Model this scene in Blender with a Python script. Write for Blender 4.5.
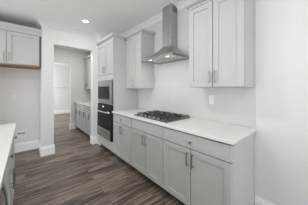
import bpy, bmesh, math, random
from mathutils import Vector
random.seed(7)
for o in list(bpy.data.objects): bpy.data.objects.remove(o, do_unlink=True)
S = bpy.context.scene
C = S.collection

# ------------------------------------------------------------------ camera
F, YAW, HC, Y0 = 149.0, 0.7135, 1.328, 89.26
cam = bpy.data.cameras.new('camera'); co = bpy.data.objects.new('camera', cam); C.objects.link(co)
cam.sensor_fit = 'HORIZONTAL'; cam.sensor_width = 36; cam.lens = F * 36 / 308
cam.shift_y = (Y0 - 102.5) / 308
cam.clip_start = 0.02
co.location = (0, 0, HC); co.rotation_euler = (math.pi / 2, 0, -YAW)
S.camera = co

# ------------------------------------------------------------------ light and exposure
w = bpy.data.worlds.new('world'); S.world = w; w.use_nodes = True
bg = w.node_tree.nodes['Background']
bg.inputs[0].default_value = (0.96, 0.98, 1.0, 1); bg.inputs[1].default_value = 1.4
S.view_settings.view_transform = 'Standard'; S.view_settings.look = 'None'
S.view_settings.gamma = 1; S.view_settings.use_curve_mapping = False
S.view_settings.exposure = 0.04

def area_light(name, loc, rot, sx, sy, power, col=(1, 1, 1), shape='RECTANGLE'):
    l = bpy.data.lights.new(name, 'AREA'); l.shape = shape; l.size = sx
    if shape == 'RECTANGLE': l.size_y = sy
    l.energy = power; l.color = col
    o = bpy.data.objects.new(name, l); C.objects.link(o); o.location = loc; o.rotation_euler = rot
    return o
# daylight of the great room's windows behind the photographer and on the left
area_light('window_daylight_rear', (0.2, -4.6, 1.0), (math.pi / 2, 0, 0), 4.5, 1.7, 64, (.97, .985, 1))
area_light('window_daylight_left', (-4.2, 1.3, 0.9), (math.pi / 2, 0, -math.pi / 2), 4.5, 1.5, 98, (.97, .985, 1))
area_light('far_room_fill', (-0.8, 8.1, 1.4), (math.pi / 2, 0, -math.pi / 2), 1.8, 1.8, 92, (.97, .985, 1))  # added fill lamp that brightens the far room, no window built here

# ------------------------------------------------------------------ materials
def mat(name, col, rough=0.5, metal=0.0, noise=None, bump=None, emit=None, spec=None, coat=0):
    m = bpy.data.materials.new(name); m.use_nodes = True
    nt = m.node_tree; b = nt.nodes['Principled BSDF']
    b.inputs['Base Color'].default_value = (*col, 1); b.inputs['Roughness'].default_value = rough
    b.inputs['Metallic'].default_value = metal
    if spec is not None: b.inputs['Specular IOR Level'].default_value = spec
    if coat: b.inputs['Coat Weight'].default_value = coat
    if noise or bump:
        tc = nt.nodes.new('ShaderNodeTexCoord'); mp = nt.nodes.new('ShaderNodeMapping')
        nt.links.new(tc.outputs['Object'], mp.inputs[0])
        n = nt.nodes.new('ShaderNodeTexNoise'); nt.links.new(mp.outputs[0], n.inputs['Vector'])
        sc, amt, stretch = noise or bump
        n.inputs['Scale'].default_value = sc; n.inputs['Detail'].default_value = 4
        mp.inputs['Scale'].default_value = stretch
    if noise:
        r = nt.nodes.new('ShaderNodeValToRGB'); nt.links.new(n.outputs['Fac'], r.inputs[0])
        r.color_ramp.elements[0].position = .3; r.color_ramp.elements[1].position = .7
        r.color_ramp.elements[0].color = (*[c * (1 - amt) for c in col], 1)
        r.color_ramp.elements[1].color = (*[min(1, c * (1 + amt)) for c in col], 1)
        nt.links.new(r.outputs[0], b.inputs['Base Color'])
    if bump:
        bp = nt.nodes.new('ShaderNodeBump'); bp.inputs['Strength'].default_value = bump[1]
        bp.inputs['Distance'].default_value = .002
        nt.links.new(n.outputs['Fac'], bp.inputs['Height']); nt.links.new(bp.outputs[0], b.inputs['Normal'])
    if emit:
        b.inputs['Emission Color'].default_value = (*emit[0], 1); b.inputs['Emission Strength'].default_value = emit[1]
    return m
M = {}
M['wall'] = mat('wall_paint', (.72, .72, .71), .85, bump=(60, .15, (1, 1, 1)))
M['ceiling'] = mat('ceiling_paint', (.90, .90, .89), .9, bump=(90, .3, (1, 1, 1)))
M['trim'] = mat('trim_paint', (.86, .86, .85), .4)
M['cab'] = mat('cabinet_paint', (.505, .50, .49), .55, noise=(1.2, .015, (1, 1, 1)))
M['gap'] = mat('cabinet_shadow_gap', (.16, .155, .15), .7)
M['toe'] = mat('toe_kick_shaded', (.035, .031, .028), .6)  # near-black colour carries the shadow under the cabinets
M['quartz'] = mat('white_quartz', (.76, .755, .745), .22, noise=(3, .025, (1, 1, 1)))
M['steel'] = mat('brushed_steel', (.47, .465, .455), .33, 1.0, noise=(40, .06, (1, 1, .05)))
M['nickel'] = mat('satin_nickel', (.36, .35, .34), .35, 1.0)
M['black'] = mat('black_glass', (.020, .019, .019), .2, spec=.12)
M['blackm'] = mat('black_enamel', (.02, .02, .021), .35)
M['iron'] = mat('cast_iron', (.03, .03, .03), .6, noise=(80, .3, (1, 1, 1)))
M['wood'] = mat('raw_maple_underside', (.31, .17, .075), .6, noise=(6, .25, (1, 8, 1)))
M['plastic'] = mat('white_plastic', (.78, .78, .765), .35)
M['slot'] = mat('outlet_slot', (.12, .12, .12), .5)
M['lamp'] = mat('lamp_lens', (1, 1, 1), .5, emit=((1, .97, .92), 4))
M['hoodlamp'] = mat('hood_lamp_lens', (1, 1, 1), .5, emit=((1, .97, .92), 1.3))
M['filter'] = mat('baffle_filter', (.80, .79, .78), .25, 1.0, noise=(30, .2, (1, 12, 1)))
M['chrome'] = mat('polished_steel', (.82, .81, .80), .25, 1.0)
M['pan'] = mat('dark_steel_pan', (.20, .20, .20), .25, .8)
M['display'] = mat('oven_display', (.5, .6, .62), .4, emit=((.7, .85, .9), .6))
M['pane'] = mat('window_blind', (.69, .69, .68), .5)

def floor_mat():
    m = bpy.data.materials.new('plank_floor'); m.use_nodes = True; nt = m.node_tree; L = nt.links
    b = nt.nodes['Principled BSDF']; N = nt.nodes.new
    tc = N('ShaderNodeTexCoord')
    br = N('ShaderNodeTexBrick'); L.new(tc.outputs['Object'], br.inputs['Vector'])
    br.inputs['Scale'].default_value = 1; br.inputs['Brick Width'].default_value = 1.22; br.inputs['Row Height'].default_value = .155
    br.inputs['Mortar Size'].default_value = .0022; br.offset = .37; br.offset_frequency = 2
    br.inputs['Color1'].default_value = (0, 0, 0, 1); br.inputs['Color2'].default_value = (1, 1, 1, 1)
    br.inputs['Mortar'].default_value = (0, 0, 0, 1)
    mp = N('ShaderNodeMapping'); mp.inputs['Scale'].default_value = (1.3, 16, 1); L.new(tc.outputs['Object'], mp.inputs[0])
    # shift the grain from plank to plank
    ad = N('ShaderNodeVectorMath'); ad.operation = 'MULTIPLY_ADD'
    L.new(br.outputs['Color'], ad.inputs[0]); ad.inputs[1].default_value = (7, 5, 3); L.new(mp.outputs[0], ad.inputs[2])
    n = N('ShaderNodeTexNoise'); n.inputs['Scale'].default_value = 1.6; n.inputs['Detail'].default_value = 6; n.inputs['Distortion'].default_value = .6
    L.new(ad.outputs[0], n.inputs['Vector'])
    mp2 = N('ShaderNodeMapping'); mp2.inputs['Scale'].default_value = (3, 42, 1); L.new(tc.outputs['Object'], mp2.inputs[0])
    n2 = N('ShaderNodeTexNoise'); n2.inputs['Scale'].default_value = 1; n2.inputs['Detail'].default_value = 3; L.new(mp2.outputs[0], n2.inputs['Vector'])
    mx = N('ShaderNodeMath'); mx.operation = 'MULTIPLY_ADD'; L.new(n2.outputs['Fac'], mx.inputs[0]); mx.inputs[1].default_value = .55; L.new(n.outputs['Fac'], mx.inputs[2])
    mx2 = N('ShaderNodeMath'); mx2.operation = 'MULTIPLY_ADD'; L.new(br.outputs['Color'], mx2.inputs[0]); mx2.inputs[1].default_value = .20; L.new(mx.outputs[0], mx2.inputs[2])
    r = N('ShaderNodeValToRGB'); L.new(mx2.outputs[0], r.inputs[0])
    e = r.color_ramp.elements
    e[0].position = .64; e[0].color = (.040, .030, .022, 1)
    e[1].position = 1.0; e[1].color = (.27, .218, .172, 1)
    a = e.new(.83); a.color = (.122, .096, .075, 1)
    mm = N('ShaderNodeMixRGB'); L.new(br.outputs['Fac'], mm.inputs[0]); L.new(r.outputs[0], mm.inputs[1]); mm.inputs[2].default_value = (.03, .024, .02, 1)
    L.new(mm.outputs[0], b.inputs['Base Color'])
    b.inputs['Roughness'].default_value = .38
    bp = N('ShaderNodeBump'); bp.inputs['Strength'].default_value = .25; bp.inputs['Distance'].default_value = .001
    L.new(mx.outputs[0], bp.inputs['Height']); L.new(bp.outputs[0], b.inputs['Normal'])
    return m
M['floor'] = floor_mat()

def tile_mat():
    m = bpy.data.materials.new('subway_tile'); m.use_nodes = True; nt = m.node_tree; L = nt.links
    b = nt.nodes['Principled BSDF']; N = nt.nodes.new
    tc = N('ShaderNodeTexCoord'); sx = N('ShaderNodeSeparateXYZ'); cx = N('ShaderNodeCombineXYZ')
    L.new(tc.outputs['Object'], sx.inputs[0]); L.new(sx.outputs['Y'], cx.inputs[0]); L.new(sx.outputs['Z'], cx.inputs[1])
    br = N('ShaderNodeTexBrick'); L.new(cx.outputs[0], br.inputs['Vector'])
    br.inputs['Scale'].default_value = 1; br.inputs['Brick Width'].default_value = .203; br.inputs['Row Height'].default_value = .076
    br.inputs['Mortar Size'].default_value = .0012
    br.inputs['Color1'].default_value = (.58, .575, .565, 1); br.inputs['Color2'].default_value = (.57, .565, .555, 1)
    br.inputs['Mortar'].default_value = (.54, .535, .525, 1)
    L.new(br.outputs['Color'], b.inputs['Base Color']); b.inputs['Roughness'].default_value = .4
    return m
M['tile'] = tile_mat()

# ------------------------------------------------------------------ mesh helpers
class MB:
    def __init__(s): s.bm = bmesh.new()
    def box(s, x0, x1, y0, y1, z0, z1, bev=0):
        x0, x1 = sorted((x0, x1)); y0, y1 = sorted((y0, y1)); z0, z1 = sorted((z0, z1))
        v = [s.bm.verts.new(p) for p in ((x0,y0,z0),(x1,y0,z0),(x1,y1,z0),(x0,y1,z0),(x0,y0,z1),(x1,y0,z1),(x1,y1,z1),(x0,y1,z1))]
        fs = [s.bm.faces.new([v[i] for i in q]) for q in ((3,2,1,0),(4,5,6,7),(0,1,5,4),(1,2,6,5),(2,3,7,6),(3,0,4,7))]
        if bev:
            es = list({e for f in fs for e in f.edges})
            bmesh.ops.bevel(s.bm, geom=es, offset=bev, segments=2, profile=.5, affect='EDGES')
        return s
    def tube(s, pts, r, n=10, cap=True):
        pts = [Vector(p) for p in pts]; rings = []
        up = None
        for i, p in enumerate(pts):
            d = (pts[min(i + 1, len(pts) - 1)] - pts[max(i - 1, 0)]).normalized()
            if up is None:
                up = Vector((0, 0, 1)) if abs(d.z) < .9 else Vector((1, 0, 0))
            a = d.cross(up).normalized(); b = d.cross(a).normalized()
            rr = r[i] if isinstance(r, (list, tuple)) else r
            rings.append([s.bm.verts.new(p + a * rr * math.cos(t) + b * rr * math.sin(t)) for t in [2 * math.pi * k / n for k in range(n)]])
        for A, B in zip(rings, rings[1:]):
            for k in range(n): s.bm.faces.new((A[k], A[(k+1) % n], B[(k+1) % n], B[k]))
        if cap:
            s.bm.faces.new(rings[0][::-1]); s.bm.faces.new(rings[-1])
        return s
    def prism(s, prof, axis, a0, a1):
        # prof: list of (p,q); axis 'y' -> (p=x,q=z) swept in y ; axis 'x' -> (p=y,q=z) swept in x
        f = (lambda p, q, a: (p, a, q)) if axis == 'y' else (lambda p, q, a: (a, p, q))
        A = [s.bm.verts.new(f(p, q, a0)) for p, q in prof]; B = [s.bm.verts.new(f(p, q, a1)) for p, q in prof]
        n = len(prof)
        for k in range(n): s.bm.faces.new((A[k], A[(k+1) % n], B[(k+1) % n], B[k]))
        s.bm.faces.new(A[::-1]); s.bm.faces.new(B)
        return s
    def rings(s, loops, cap=True):
        R = [[s.bm.verts.new(p) for p in l] for l in loops]; n = len(loops[0])
        for A, B in zip(R, R[1:]):
            for k in range(n): s.bm.faces.new((A[k], A[(k+1) % n], B[(k+1) % n], B[k]))
        if cap: s.bm.faces.new(R[0][::-1]); s.bm.faces.new(R[-1])
        return s
    def build(s, name, m, parent=None, smooth=False):
        bmesh.ops.recalc_face_normals(s.bm, faces=s.bm.faces)
        if parent is not None:
            off = Vector(parent['_o']); bmesh.ops.translate(s.bm, verts=s.bm.verts, vec=-off)
        me = bpy.data.meshes.new(name); s.bm.to_mesh(me); s.bm.free()
        if smooth:
            for p in me.polygons: p.use_smooth = True
            try: me.set_sharp_from_angle(angle=math.radians(40))
            except Exception: pass
        me.materials.append(M[m] if isinstance(m, str) else m)
        o = bpy.data.objects.new(name, me); C.objects.link(o)
        if parent is not None:
            o.parent = parent; o['_o'] = parent['_o']
        else: o['_o'] = (0.0, 0.0, 0.0)
        return o
def tag(o, label, cat, group=None, kind=None):
    o['label'] = label; o['category'] = cat
    if group: o['group'] = group
    if kind: o['kind'] = kind
    return o
def thing(name, loc, label, cat, group=None):
    o = bpy.data.objects.new(name, None); C.objects.link(o); o.location = loc; o.empty_display_size = .05
    o['_o'] = tuple(float(v) for v in loc)
    return tag(o, label, cat, group)
def struct(name, mb, m):
    o = mb.build(name, m); o['kind'] = 'structure'; return o

# frames of reference of a cabinet face: (u along the wall, n out of the face, z)
class Face:
    def __init__(s, f): s.f = f
    def box(s, mb, u0, u1, n0, n1, z0, z1, bev=0):
        a = s.f(u0, n0); b = s.f(u1, n1); mb.box(a[0], b[0], a[1], b[1], z0, z1, bev); return mb
    def pt(s, u, n, z): a = s.f(u, n); return (a[0], a[1], z)
BK = -.006
def shaker(fc, parent, name, u0, u1, z0, z1, m='cab', stile=.06, g=.0045):
    u0 += g; u1 -= g; z0 += g; z1 -= g
    mb = MB(); b = .0012
    fc.box(mb, u0, u0 + stile, BK, .02, z0, z1, b); fc.box(mb, u1 - stile, u1, BK, .02, z0, z1, b)
    fc.box(mb, u0 + stile, u1 - stile, BK, .0199, z0, z0 + stile, b); fc.box(mb, u0 + stile, u1 - stile, BK, .0199, z1 - stile, z1, b)
    fc.box(mb, u0 + stile - .002, u1 - stile + .002, 0, .009, z0 + stile - .002, z1 - stile + .002)
    return mb.build(name, m, parent)
def slab(fc, parent, name, u0, u1, z0, z1, m='cab', g=.0045):
    mb = MB(); fc.box(mb, u0 + g, u1 - g, BK, .02, z0 + g, z1 - g, .002)
    return mb.build(name, m, parent)
def pull(fc, parent, u, z0, z1, n=.02):
    mb = MB(); out = n + .029
    mb.tube([fc.pt(u, out, z0), fc.pt(u, out, z1)], .0062, 8)
    for z in (z0 + .018, z1 - .018): mb.tube([fc.pt(u, n - .001, z), fc.pt(u, out, z)], .0045, 8)
    return mb.build('handle', 'nickel', parent, True)
def knob(fc, parent, u, z, n=.02):
    mb = MB(); pr = [(0, .007), (.012, .006), (.016, .014), (.024, .016), (.029, .011)]
    mb.tube([fc.pt(u, n + a - .001, z) for a, r in pr], [r for a, r in pr], 12)
    return mb.build('knob', 'nickel', parent, True)

# ------------------------------------------------------------------ the room
XW = 1.875; CZ = 2.67; YB = 3.688; YA = 4.2575
YP0, YP1 = 5.53, 5.65
struct('floor', MB().box(-4.5, 4.5, -5, 9.6, -.1, 0), 'floor')
struct('ceiling', MB().box(-4.5, 4.5, -5, 9.6, CZ, CZ + .12), 'ceiling')
struct('wall_right', MB().box(XW, XW + .12, -5, YP1, 0, CZ), 'wall')
mb = MB()
mb.box(.249, .451, YB, YB + .15, 0, CZ)                      # pier
mb.box(.451, 1.238, YB, YB + .15, 2.2635, CZ)                # header over the opening
mb.box(1.238, XW, YB, YB + .15, 0, CZ)                       # post and wall behind the oven tower
mb.box(1.335, XW, 3.5, YB, 0, CZ)
mb.box(-4.5, -.735, YB, YB + .15, 0, CZ)
struct('wall_back', mb, 'wall')
struct('wall_alcove_back', MB().box(-.735, .249, YA, YA + .12, 0, CZ), 'wall')
struct('wall_alcove_left', MB().box(-.855, -.735, YB + .15, YA + .12, 0, CZ), 'wall')
struct('wall_pantry_left', MB().box(.249, .451, YB + .15, YP1, 0, CZ), 'wall')
struct('wall_pantry_end', MB().box(.451, 1.15, YP0, YP1, 2.19, CZ).box(1.15, XW, YP0, YP1, 0, CZ), 'wall')
struct('wall_far_back', MB().box(-1.2, 4.5, 9.45, 9.6, 0, CZ), 'wall')
struct('wall_far_left', MB().box(-1.2, -1.08, YP1, 9.45, 0, CZ), 'wall')
struct('wall_far_right', MB().box(4.38, 4.5, YP1, 9.45, 0, CZ), 'wall')
struct('wall_far_front', MB().box(-1.08, .249, YP0, YP1, 0, CZ).box(XW + .12, 4.38, YP0, YP1, 0, CZ), 'wall')

# far room: a covered window high on the wall
wf = MB()
wx0, wx1, wz0, wz1 = 1.20, 2.0, 1.46, 2.5
for a in ((wx0 - .03, wx0, wz0 - .03, wz1 + .03), (wx1, wx1 + .03, wz0 - .03, wz1 + .03), (wx0, wx1, wz1, wz1 + .03)): wf.box(a[0], a[1], 9.435, 9.449, a[2], a[3])
win = struct('window_1', wf, 'wall')
p = MB().box(wx0, wx1, 9.435, 9.448, wz0, wz1).build('window_blind', 'pane', win)
p = MB().box(wx0 - .1, wx1 + .1, 9.38, 9.449, wz0 - .035, wz0, .003).build('window_sill', 'wall', win)

def sweep(mb, prof, path):
    # prof: list of (distance out of the wall, z); path: list of ((x, y), (ox, oy)) with the mitre direction at each corner
    mb.rings([[(p[0] + o[0] * d, p[1] + o[1] * d, z) for d, z in prof] for p, o in path])
# baseboards: tall profile with a stepped cap
def bprof(w, s, h=.185, t=.017):   # w wall plane, s direction out of the wall
    return [(w, 0), (w + s * t, 0), (w + s * t, h - .035), (w + s * t * .62, h - .028), (w + s * t * .62, h - .012), (w + s * t * .3, h), (w, h)]
def base(name, segs, sweeps=()):
    mb = MB()
    for path in sweeps: sweep(mb, [(abs(a), b) for a, b in bprof(0, 1)], path)
    for ax, wpl, s, a0, a1 in segs: mb.prism(bprof(wpl, s), ax, a0, a1)
    return struct(name, mb, 'trim')
base('baseboard_right', [('y', XW, -1, -5, .5)])
base('baseboard_alcove', [], [[((-.735, YB), (1, 0)), ((-.735, YA), (1, -1)), ((.249, YA), (-1, -1)), ((.249, YB), (-1, -1)), ((.451, YB), (1, -1)), ((.451, YB + .15), (1, 0))]])
base('baseboard_back', [('x', YB, -1, -4.4, -.735)], [[((1.335, YB), (0, -1)), ((1.238, YB), (-1, -1)), ((1.238, YB + .15), (-1, 0))]])
base('baseboard_pantry', [('y', .451, 1, YB + .15, YP1)], [[((1.28, YP0), (0, -1)), ((1.15, YP0), (-1, -1)), ((1.15, YP1), (-1, 0))]])
base('baseboard_far', [('x', 9.45, -1, -1.08, 4.38)])

# room crown moulding
def cprof(w, s, h=.085, t=.075):
    z = CZ
    return [(w, z), (w + s * t, z), (w + s * t, z - .012), (w + s * t * .75, z - .022), (w + s * t * .38, z - h * .62), (w + s * t * .22, z - h + .012), (w + s * t * .22, z - h), (w, z - h)]
def crown(name, segs, sweeps=()):
    mb = MB()
    for path in sweeps: sweep(mb, [(abs(a), b) for a, b in cprof(0, 1)], path)
    for ax, wpl, s, a0, a1 in segs: mb.prism(cprof(wpl, s), ax, a0, a1)
    return struct(name, mb, 'wall')
crown('trim_1', [('y', XW, -1, -5, 1.570), ('y', XW, -1, 1.776, 3.5)])
crown('trim_2', [], [[((-4.4, YB), (0, -1)), ((-.735, YB), (1, -1)), ((-.735, YA), (1, -1)), ((.249, YA), (-1, -1)), ((.249, YB), (-1, -1)), ((1.335, YB), (-1, -1)), ((1.335, 3.5), (-1, 0))]])
crown('trim_3', [('x', YP0, -1, .451, XW), ('y', XW, -1, YB + .15, YP0)])

# backsplash tile on the range wall
struct('trim_4', MB().box(XW - .008, XW, .495, 2.68, .912, CZ - .085), 'tile')

# ------------------------------------------------------------------ right run
XF = 1.30                                   # cabinet box front; doors stand 20 mm proud (1.28)
R = Face(lambda u, n: (XF - n, u))
def base_cabinet(y0, y1, doors, label, drawer='drawer', has_knob=True, fc=R, back=XW - .01, group=None, xf=XF, zt=.878, gn=True):
    s = 1 if back > xf else -1
    t = thing('base_cabinet', ((xf + back) / 2, (y0 + y1) / 2, 0), label, 'cabinet', group)
    MB().box(xf + s * .006, back, y0 + (.004 if gn else .0005), y1 - .004, .105, zt - .018).box(xf + s * .035, back, y0 + (.004 if gn else .0005), y1 - .004, zt - .018, zt).build('body', 'cab', t)
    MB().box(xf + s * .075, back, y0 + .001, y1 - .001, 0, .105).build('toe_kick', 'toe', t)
    zs = .715
    d = slab(fc, t, 'drawer', y0, y1, zs, .8655) if drawer else None
    if has_knob and d is not None: knob(fc, d, (y0 + y1) / 2, .787)
    n = len(doors)
    for a, b, hs in doors:
        dd = shaker(fc, t, 'door', a, b, .108, zs)
        if hs: pull(fc, dd, hs, .535, .68)
    return t
def two(y0, y1, d=.032):
    m = (y0 + y1) / 2
    return [(y0, m, m - d), (m, y1, m + d)]
Y = [.503, 1.312, 2.028, 2.68]
base_cabinet(Y[0], Y[1], two(Y[0], Y[1]), 'grey two-door base cabinet at the near end of the counter, nearest the bare white wall', gn=False)
base_cabinet(Y[1], Y[2], two(Y[1], Y[2]), 'grey two-door base cabinet directly under the gas cooktop, drawer front without a knob', has_knob=False)
base_cabinet(Y[2], Y[3], two(Y[2], Y[3]), 'grey two-door base cabinet right beside the wall oven tower')
tag(MB().box(1.255, XW - .009, .488, 2.678, .880, .912, .003).build('countertop', 'quartz'), 'long white quartz countertop on the grey cabinets, holding the gas cooktop', 'countertop')

# upper cabinets
XU = 1.58
U = Face(lambda u, n: (XU - n, u))
def crown_box(t, x0, y0, y1, z0, z1, front=-1, m='cab', near=True, far=True, out=.05, back=None):
    # stepped crown around the top of a cabinet, mitred by nested slabs
    back = back if back is not None else XW - .01
    loops = []
    for z, o in ((z0, .004), (z0 + .022, .004), (z0 + .030, out * .45), (z0 + .040, out * .85), (z1 - .012, out), (z1, out)):
        ya = y0 - (o if near else 0); yb = y1 + (o if far else 0); xa = x0 - o
        loops.append([(xa, ya, z), (back, ya, z), (back, yb, z), (xa, yb, z)])
    return MB().rings(loops).build('crown', m, t)
def upper_cabinet(y0, y1, doors, label, zb, zt, crn=(True, True), pulls=(1.395, 1.535), xf=XU, fc=U, ctop=2.392):
    t = thing('upper_cabinet', ((xf + XW) / 2, (y0 + y1) / 2, zb), label, 'cabinet')
    MB().box(xf + .006, XW - .009, y0, y1, zb, zt).build('body', 'cab', t)
    for a, b, h in doors:
        d = shaker(fc, t, 'door', a, b, zb + .002, zt - .03)
        if h: pull(fc, d, h, *pulls)
    crown_box(t, xf - .005, y0, y1, zt - .02, ctop, near=crn[0], far=crn[1])
    return t
ZU, ZT = 1.350, 2.345
upper_cabinet(.503, 1.132, two(.503, 1.132), 'grey two-door upper cabinet mounted right of the steel range hood', ZU, ZT)
upper_cabinet(2.147, 2.676, two(2.147, 2.676, .035), 'grey two-door upper cabinet mounted between range hood and oven tower', ZU - .005, ZT, (True, False), (1.375, 1.51))

# ------------------------------------------------------------------ oven tower
t = thing('oven_tower_cabinet', (1.59, 3.09, 0), 'tall grey cabinet tower that houses the microwave and the wall oven', 'cabinet')
y0, y1 = 2.681, 3.498
mb = MB()                                   # body with two open niches
mb.box(XF, XW - .01, y0, y0 + .03, .105, ZT).box(XF, XW - .01, y1 - .03, y1, .105, ZT)
mb.box(XF, XW - .01, y0, y1, .105, .30).box(XF, XW - .01, y0 + .03, y1 - .03, 1.505, ZT)
mb.box(XW - .04, XW - .01, y0 + .03, y1 - .03, .30, 1.505)
mb.box(XF, XW - .02, y0 + .03, y1 - .03, 1.018, 1.03)
mb.build('body', 'cab', t)
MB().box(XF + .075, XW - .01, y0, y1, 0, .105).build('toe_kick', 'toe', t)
slab(R, t, 'drawer', y0, y1, .11, .292)
slab(R, t, 'filler_panel', y0, y1, 1.507, 1.628)
ym = (y0 + y1) / 2
for a, b, h in ((y0, ym, ym - .035), (ym, y1, ym + .035)):
    d = shaker(R, t, 'door', a, b, 1.63, ZT - .03); pull(R, d, h, 1.67, 1.81)
tz0, tz1 = ZT - .02, 2.40
crown_box(t, XF - .005, y0, y1, tz0, tz1, near=False, far=False)
loops = []
for z, o in ((tz0, .004), (tz0 + .022, .004), (tz0 + .030, .0225), (tz0 + .040, .0425), (tz1 - .012, .05), (tz1, .05)):
    loops.append([(XF - .005 - o, y0 - o, z), (1.522, y0 - o, z), (1.522, y0, z), (XF - .005 - o, y0, z)])
MB().rings(loops).build('crown_return', 'cab', t)

m = thing('microwave_oven', (1.5, 3.09, 1.031), 'built-in stainless microwave with dark glass, above the wall oven', 'microwave')
MB().box(1.302, 1.75, y0 + .032, y1 - .045, 1.032, 1.50).build('body', 'blackm', m)
mb = MB()
a0, a1, g0, g1 = 2.752, 3.455, 2.84, 3.43
mb.box(1.272, 1.302, a0, g0, 1.033, 1.50, .002).box(1.272, 1.302, g1, a1, 1.033, 1.50, .002)
mb.box(1.272, 1.302, g0, g1, 1.033, 1.118, .002).box(1.272, 1.302, g0, g1, 1.388, 1.50, .002)
mb.build('trim_frame', 'steel', m)
d = MB().box(1.268, 1.302, g0, g1, 1.118, 1.388, .002).build('door', 'black', m)
mb = MB()
for k in range(5): mb.box(1.2665, 1.269, 2.88 + k * .035, 2.90 + k * .035, 1.135, 1.142)
mb.build('keypad', 'nickel', d)

m = thing('wall_oven', (1.5, 3.09, .303), 'black glass wall oven with a curved steel handle, below the microwave', 'oven')
MB().box(1.302, 1.80, y0 + .045, y1 - .045, .303, 1.012).build('body', 'blackm', m)
cp = MB().box(1.270, 1.301, 2.715, 3.46, .905, 1.012, .003).build('control_panel', 'black', m)
MB().box(1.2685, 1.271, 3.10, 3.17, .945, .975).build('display', 'display', cp)
d = MB().box(1.262, 1.301, 2.722, 3.46, .318, .9, .004).build('door', 'black', m)
mb = MB()
mb.box(1.255, 1.2625, 2.775, 3.455, .322, .50, .002)
mb.build('lower_trim', 'chrome', d)
mb = MB().tube([(1.262, 2.79, .858), (1.249, 2.80, .858), (1.216, 2.90, .858), (1.208, 3.09, .858), (1.216, 3.28, .858), (1.249, 3.40, .858), (1.262, 3.41, .858)], .0135, 10)
mb.build('handle', 'chrome', d, True)
MB().box(1.266, 1.301, 2.722, 3.46, .303, .315).build('vent_grille', 'blackm', m)

# ------------------------------------------------------------------ range hood
t = thing('range_hood', (1.66, 1.67, 1.783), 'stainless chimney range hood mounted on the wall over the gas cooktop', 'range hood')
hx0, hy0, hy1, hz = 1.453, 1.315, 2.01, 1.783
cx0, cy0, cy1, cz = 1.7116, 1.5754, 1.771, 2.026
XB = XW - .0085
loops = []
for k in range(13):
    q = k / 12; f = (1 - q) ** 1.55
    z = hz + .034 + (cz - hz - .034) * q
    xa = cx0 + (hx0 - cx0) * f; ya = cy0 + (hy0 - cy0) * f; yb = cy1 + (hy1 - cy1) * f
    loops.append([(xa, ya, z), (XB, ya, z), (XB, yb, z), (xa, yb, z)])
MB().rings(loops).build('canopy', 'steel', t)
mb = MB(); r = .018
mb.box(hx0, hx0 + r, hy0, hy1, hz, hz + .034, .002).box(hx0 + r, XB, hy0, hy0 + r, hz, hz + .034).box(hx0 + r, XB, hy1 - r, hy1, hz, hz + .034).box(XB - r, XB, hy0 + r, hy1 - r, hz, hz + .034)
rim = mb.build('rim', 'steel', t)
for k in range(4): MB().tube([(hx0 + .001, 1.60 + .04 * k, hz + .017), (hx0 - .005, 1.60 + .04 * k, hz + .017)], .006, 10).build('button', 'nickel', rim)
MB().box(hx0 + r, XB - r, hy0 + r, hy1 - r, hz + .014, hz + .03).build('underside_panel', 'filter', t)
ymid = (hy0 + hy1) / 2
for a, b in ((hy0 + .05, ymid - .006), (ymid + .006, hy1 - .05)):
    f = MB(); f.box(hx0 + .12, XB - .04, a, b, hz + .009, hz + .0135)
    for k in range(9):
        x = hx0 + .13 + k * (XB - .05 - hx0 - .13) / 8.5; f.box(x, x + .012, a + .01, b - .01, hz + .004, hz + .0095)
    f.build('filter', 'filter', t)
for yy in (hy0 + .16, hy1 - .16):
    MB().tube([(hx0 + .07, yy, hz + .0138), (hx0 + .07, yy, hz + .008)], .026, 16).build('lamp_lens', 'hoodlamp', t, True)
MB().box(cx0, XB, cy0, cy1, cz - .002, 2.40, .002).build('chimney', 'steel', t)
up = MB().box(cx0 + .004, XB, cy0 + .004, cy1 - .004, 2.40, CZ - .001, .001).build('upper_chimney', 'steel', t)
mb = MB()
for k in range(6):
    for j in range(3): mb.box(cx0 + .04 + j * .035, cx0 + .068 + j * .035, cy0 + .0025, cy0 + .0045, 2.555 + k * .014, 2.562 + k * .014)
mb.build('vent_slots', 'blackm', up)
for yy in (hy0 + .16, hy1 - .16):
    l = area_light('hood_lamp_light', (hx0 + .07, yy, hz - .002), (0, 0, 0), .05, .05, .8, (1, .96, .9), 'DISK'); l.parent = t; l.location = Vector(l.location) - Vector(t['_o'])

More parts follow.
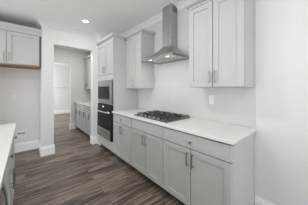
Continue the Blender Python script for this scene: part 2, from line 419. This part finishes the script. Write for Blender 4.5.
# ------------------------------------------------------------------ gas cooktop
t = thing('gas_cooktop', (1.58, 1.66, .9125), 'black gas cooktop with iron grates and steel knobs, set in the white countertop', 'cooktop')
kx0, kx1, ky0, ky1, kz = 1.318, 1.815, 1.285, 2.03, .9125
MB().box(kx0, kx1, ky0, ky1, kz, kz + .009, .003).build('cooktop_pan', 'pan', t)
burn = [(1.70, 1.42, .045), (1.48, 1.42, .036), (1.60, 1.657, .055), (1.70, 1.895, .036), (1.48, 1.895, .045)]
for x, y, r in burn:
    b = MB().tube([(x, y, kz + .008), (x, y, kz + .014), (x, y, kz + .015)], [r, r, r * .8], 18).build('burner', 'nickel', t, True)
    MB().tube([(x, y, kz + .0145), (x, y, kz + .021), (x, y, kz + .022)], [r * .78, r * .78, r * .6], 18).build('burner_cap', 'iron', b, True)
for a, b in ((1.30, 1.535), (1.542, 1.772), (1.779, 2.015)):
    g = MB(); z = kz + .026; h = .009; bw = .012; xa, xb = (1.40 if a > 1.5 and b < 1.8 else 1.385), 1.80
    g.box(xa, xb, a, a + bw, z, z + h, .001).box(xa, xb, b - bw, b, z, z + h, .001)
    g.box(xa, xa + bw, a + bw, b - bw, z, z + h, .001).box(xb - bw, xb, a + bw, b - bw, z, z + h, .001)
    mid = (a + b) / 2; xm = (xa + xb) / 2
    g.box(xa + bw, xb - bw, mid - bw / 2, mid + bw / 2, z + .001, z + h + .003, .001)
    for xx in ((xa * .75 + xb * .25), xm, (xa * .25 + xb * .75)): g.box(xx - bw / 2, xx + bw / 2, a + bw, b - bw, z + .001, z + h + .002, .001)
    for xx in (xa, xb - bw):
        for yy in (a, b - bw): g.box(xx, xx + bw, yy, yy + bw, kz + .008, z)
    g.build('grate', 'iron', t)
for k in range(5):
    y = 1.47 + k * .095
    kb = MB().tube([(1.352, y, kz + .008), (1.352, y, kz + .014), (1.352, y, kz + .016), (1.352, y, kz + .030), (1.352, y, kz + .032)], [.017, .017, .014, .013, .010], 14).build('knob', 'nickel', t, True)

# ------------------------------------------------------------------ alcove cabinet over the fridge space
YL = 3.72
A = Face(lambda u, n: (u, YL - n))
t = thing('alcove_cabinet', (-.25, 3.98, 1.765), 'light grey two-door cabinet high in the refrigerator alcove with a raw wood bottom', 'cabinet')
MB().box(-.725, .215, YL, YA - .005, 1.785, 2.385).build('body', 'cab', t)
MB().box(-.725, .246, YL - .018, YA - .005, 1.768, 1.7845).build('bottom_board', 'wood', t)
MB().box(.216, .246, YL + .01, YA - .005, 1.785, 2.385).build('gap_shade_strip', 'gap', t)  # dark strip painted in for the shade of the gap beside the pier
for a, b, h in ((-.708, -.2509, -.2509 - .035), (-.2509, .2062, -.2509 + .035)):
    d = shaker(A, t, 'door', a, b, 1.787, 2.37); pull(A, d, h, 1.835, 1.985)
mb = MB(); pr = [(YL, 2.372), (YL - .012, 2.372), (YL - .022, 2.382), (YL - .022, 2.40), (YL - .055, 2.47), (YL - .06, 2.485), (YL - .06, 2.497), (YL, 2.497)]
mb.prism(pr, 'x', -.725, .246); mb.build('crown', 'cab', t)

# ------------------------------------------------------------------ island on the left
XI = -.116
I = Face(lambda u, n: (XI + n, u))
tag(MB().box(-1.15, -.08, -.35, 2.495, .880, .912, .003).build('island_countertop', 'quartz'), 'white quartz island countertop at the left edge of the view', 'countertop')
MB_back = -1.0
def island_cab(y0, y1, doors, label, has_knob=True):
    return base_cabinet(y0, y1, doors, label, fc=I, back=MB_back, xf=XI, has_knob=has_knob)
island_cab(2.11, 2.455, [(2.11, 2.455, None)], 'narrow grey island cabinet at the far end of the island, facing the oven')
island_cab(1.21, 2.11, two(1.21, 2.11), 'wide grey island cabinet between the dishwasher and the narrow end cabinet')
island_cab(-.33, .605, two(-.33, .605), 'grey island cabinet on the near side of the dishwasher')
t = thing('dishwasher', (-.5, .907, 0), 'stainless dishwasher under the island countertop with a bowed bar handle', 'dishwasher')
MB().box(MB_back, XI, .608, 1.207, .1, .876).build('body', 'blackm', t)
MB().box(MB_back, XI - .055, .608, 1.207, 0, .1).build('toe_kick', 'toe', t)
d = MB().box(XI, XI + .025, .612, 1.203, .115, .868, .004).build('door', 'steel', t)
mb = MB(); pts = [(XI + .024, .66, .80)]
for k in range(11):
    q = k / 10; pts.append((XI + .030 + .030 * math.sin(math.pi * q), .66 + .5 * q, .80))
pts.append((XI + .024, 1.165, .80))
mb.tube(pts, .011, 10).build('handle', 'steel', d, True)

# ------------------------------------------------------------------ butler's pantry beyond the opening
pd = [YB + .155, 4.28, 4.74, 5.12, 5.5]
labs = ['first grey pantry base cabinet beyond the opening, mostly hidden by the white post', 'second grey pantry base cabinet from the white post, beyond the opening',
        'third grey pantry base cabinet from the white post, beyond the opening', 'farthest grey pantry base cabinet, against the end wall stub']
for k in range(4):
    base_cabinet(pd[k], pd[k + 1], two(pd[k], pd[k + 1], .025), labs[k])
tag(MB().box(1.255, XW - .003, YB + .152, 5.525, .880, .912, .003).build('pantry_countertop', 'quartz'), 'white quartz countertop on the pantry cabinets beyond the opening', 'countertop')
upper_cabinet(4.4, 4.95, two(4.4, 4.95), 'nearer grey pantry upper cabinet beyond the opening, beside the white post', ZU - .02, ZT - .02, (True, False))
upper_cabinet(4.951, 5.5, two(4.951, 5.5), 'farther grey pantry upper cabinet beyond the opening, by the end wall', ZU - .02, ZT - .02, (False, False))

# ------------------------------------------------------------------ outlets and valve box
def outlet(loc, axis, label):
    t = thing('wall_outlet', loc, label, 'outlet')
    x, y, z = loc
    if axis == 'x': bx = lambda mb, u0, u1, n0, n1, z0, z1, b=0: mb.box(x - n0, x - n1, y + u0, y + u1, z + z0, z + z1, b)
    else: bx = lambda mb, u0, u1, n0, n1, z0, z1, b=0: mb.box(x + u0, x + u1, y - n0, y - n1, z + z0, z + z1, b)
    mb = MB(); bx(mb, -.036, .036, 0, .006, -.058, .058, .002); mb.build('cover_plate', 'plastic', t)
    for s in (-1, 1):
        mb = MB(); bx(mb, -.017, .017, .006, .008, s * .027 - .014, s * .027 + .014, .001); r = mb.build('socket', 'plastic', t)
        mb = MB()
        for u in (-.009, .006): bx(mb, u, u + .003, .008, .0085, s * .027 - .006, s * .027 + .006)
        mb.build('slots', 'slot', r)
outlet((XW - .0082, .99, 1.19), 'x', 'white outlet on the backsplash under the upper cabinet nearest the viewer')
outlet((-.189, YA - .0005, 1.147), 'y', 'white outlet at mid-height on the refrigerator alcove wall')
t = thing('water_valve_box', (-.06, YA - .001, .30), 'white recessed ice maker valve box low on the alcove wall', 'valve box')
mb = MB(); x0, x1, z0, z1 = -.15, .03, .28, .45
mb.box(x0, x1, YA - .008, YA - .001, z0, z0 + .022).box(x0, x1, YA - .008, YA - .001, z1 - .022, z1).box(x0, x0 + .022, YA - .008, YA - .001, z0 + .022, z1 - .022).box(x1 - .022, x1, YA - .008, YA - .001, z0 + .022, z1 - .022)
mb.build('frame', 'plastic', t)
MB().box(x0 + .022, x1 - .022, YA - .004, YA - .001, z0 + .022, z1 - .022).build('back_plate', 'plastic', t)
MB().tube([(x0 + .03, YA - .03, .40), (x1 - .03, YA - .03, .40)], .010, 8).build('supply_pipe', 'nickel', t, True)
for x in (-.10, -.02): MB().tube([(x, YA - .004, .37), (x, YA - .03, .37), (x, YA - .03, .40)], .008, 8).build('valve', 'nickel', t, True)

# ------------------------------------------------------------------ recessed ceiling lights
def can(x, y, label, power=9.6):
    t = thing('recessed_light', (x, y, CZ), label, 'ceiling light', 'recessed ceiling lights')
    n = 28
    def ring(r, z): return [(x + r * math.cos(2 * math.pi * k / n), y + r * math.sin(2 * math.pi * k / n), z) for k in range(n)]
    MB().rings([ring(.085, CZ - .0005), ring(.083, CZ - .006), ring(.052, CZ - .004), ring(.050, CZ - .0005)], cap=False).build('trim_ring', 'trim', t, True)
    MB().rings([ring(.0515, CZ - .0004), ring(.0515, CZ - .003)]).build('lens', 'lamp', t)
    l = area_light('recessed_lamp_light', (0, 0, -.012), (0, 0, 0), .11, .11, power, (1, .975, .94), 'DISK'); l.parent = t
can(.902, 3.108, 'round recessed ceiling light in front of the opening to the pantry', 2.9)
for x, y in ((.35, 1.5), (.35, -.6), (-1.6, 1.5), (-1.6, -.6)):  # unseen cans, added and placed to light the base cabinets more evenly
    can(x, y, 'added recessed ceiling light over the kitchen floor, out of frame')
can(.85, 4.4, 'added recessed ceiling light in the pantry passage, unseen above the header', 11.5)  # unseen can added to brighten the pantry walls
can(1.6, 7.4, 'added recessed ceiling light in the far room, unseen above the header', 1)  # unseen can added as extra light for the far room

for o in bpy.data.objects:
    if '_o' in o: del o['_o']
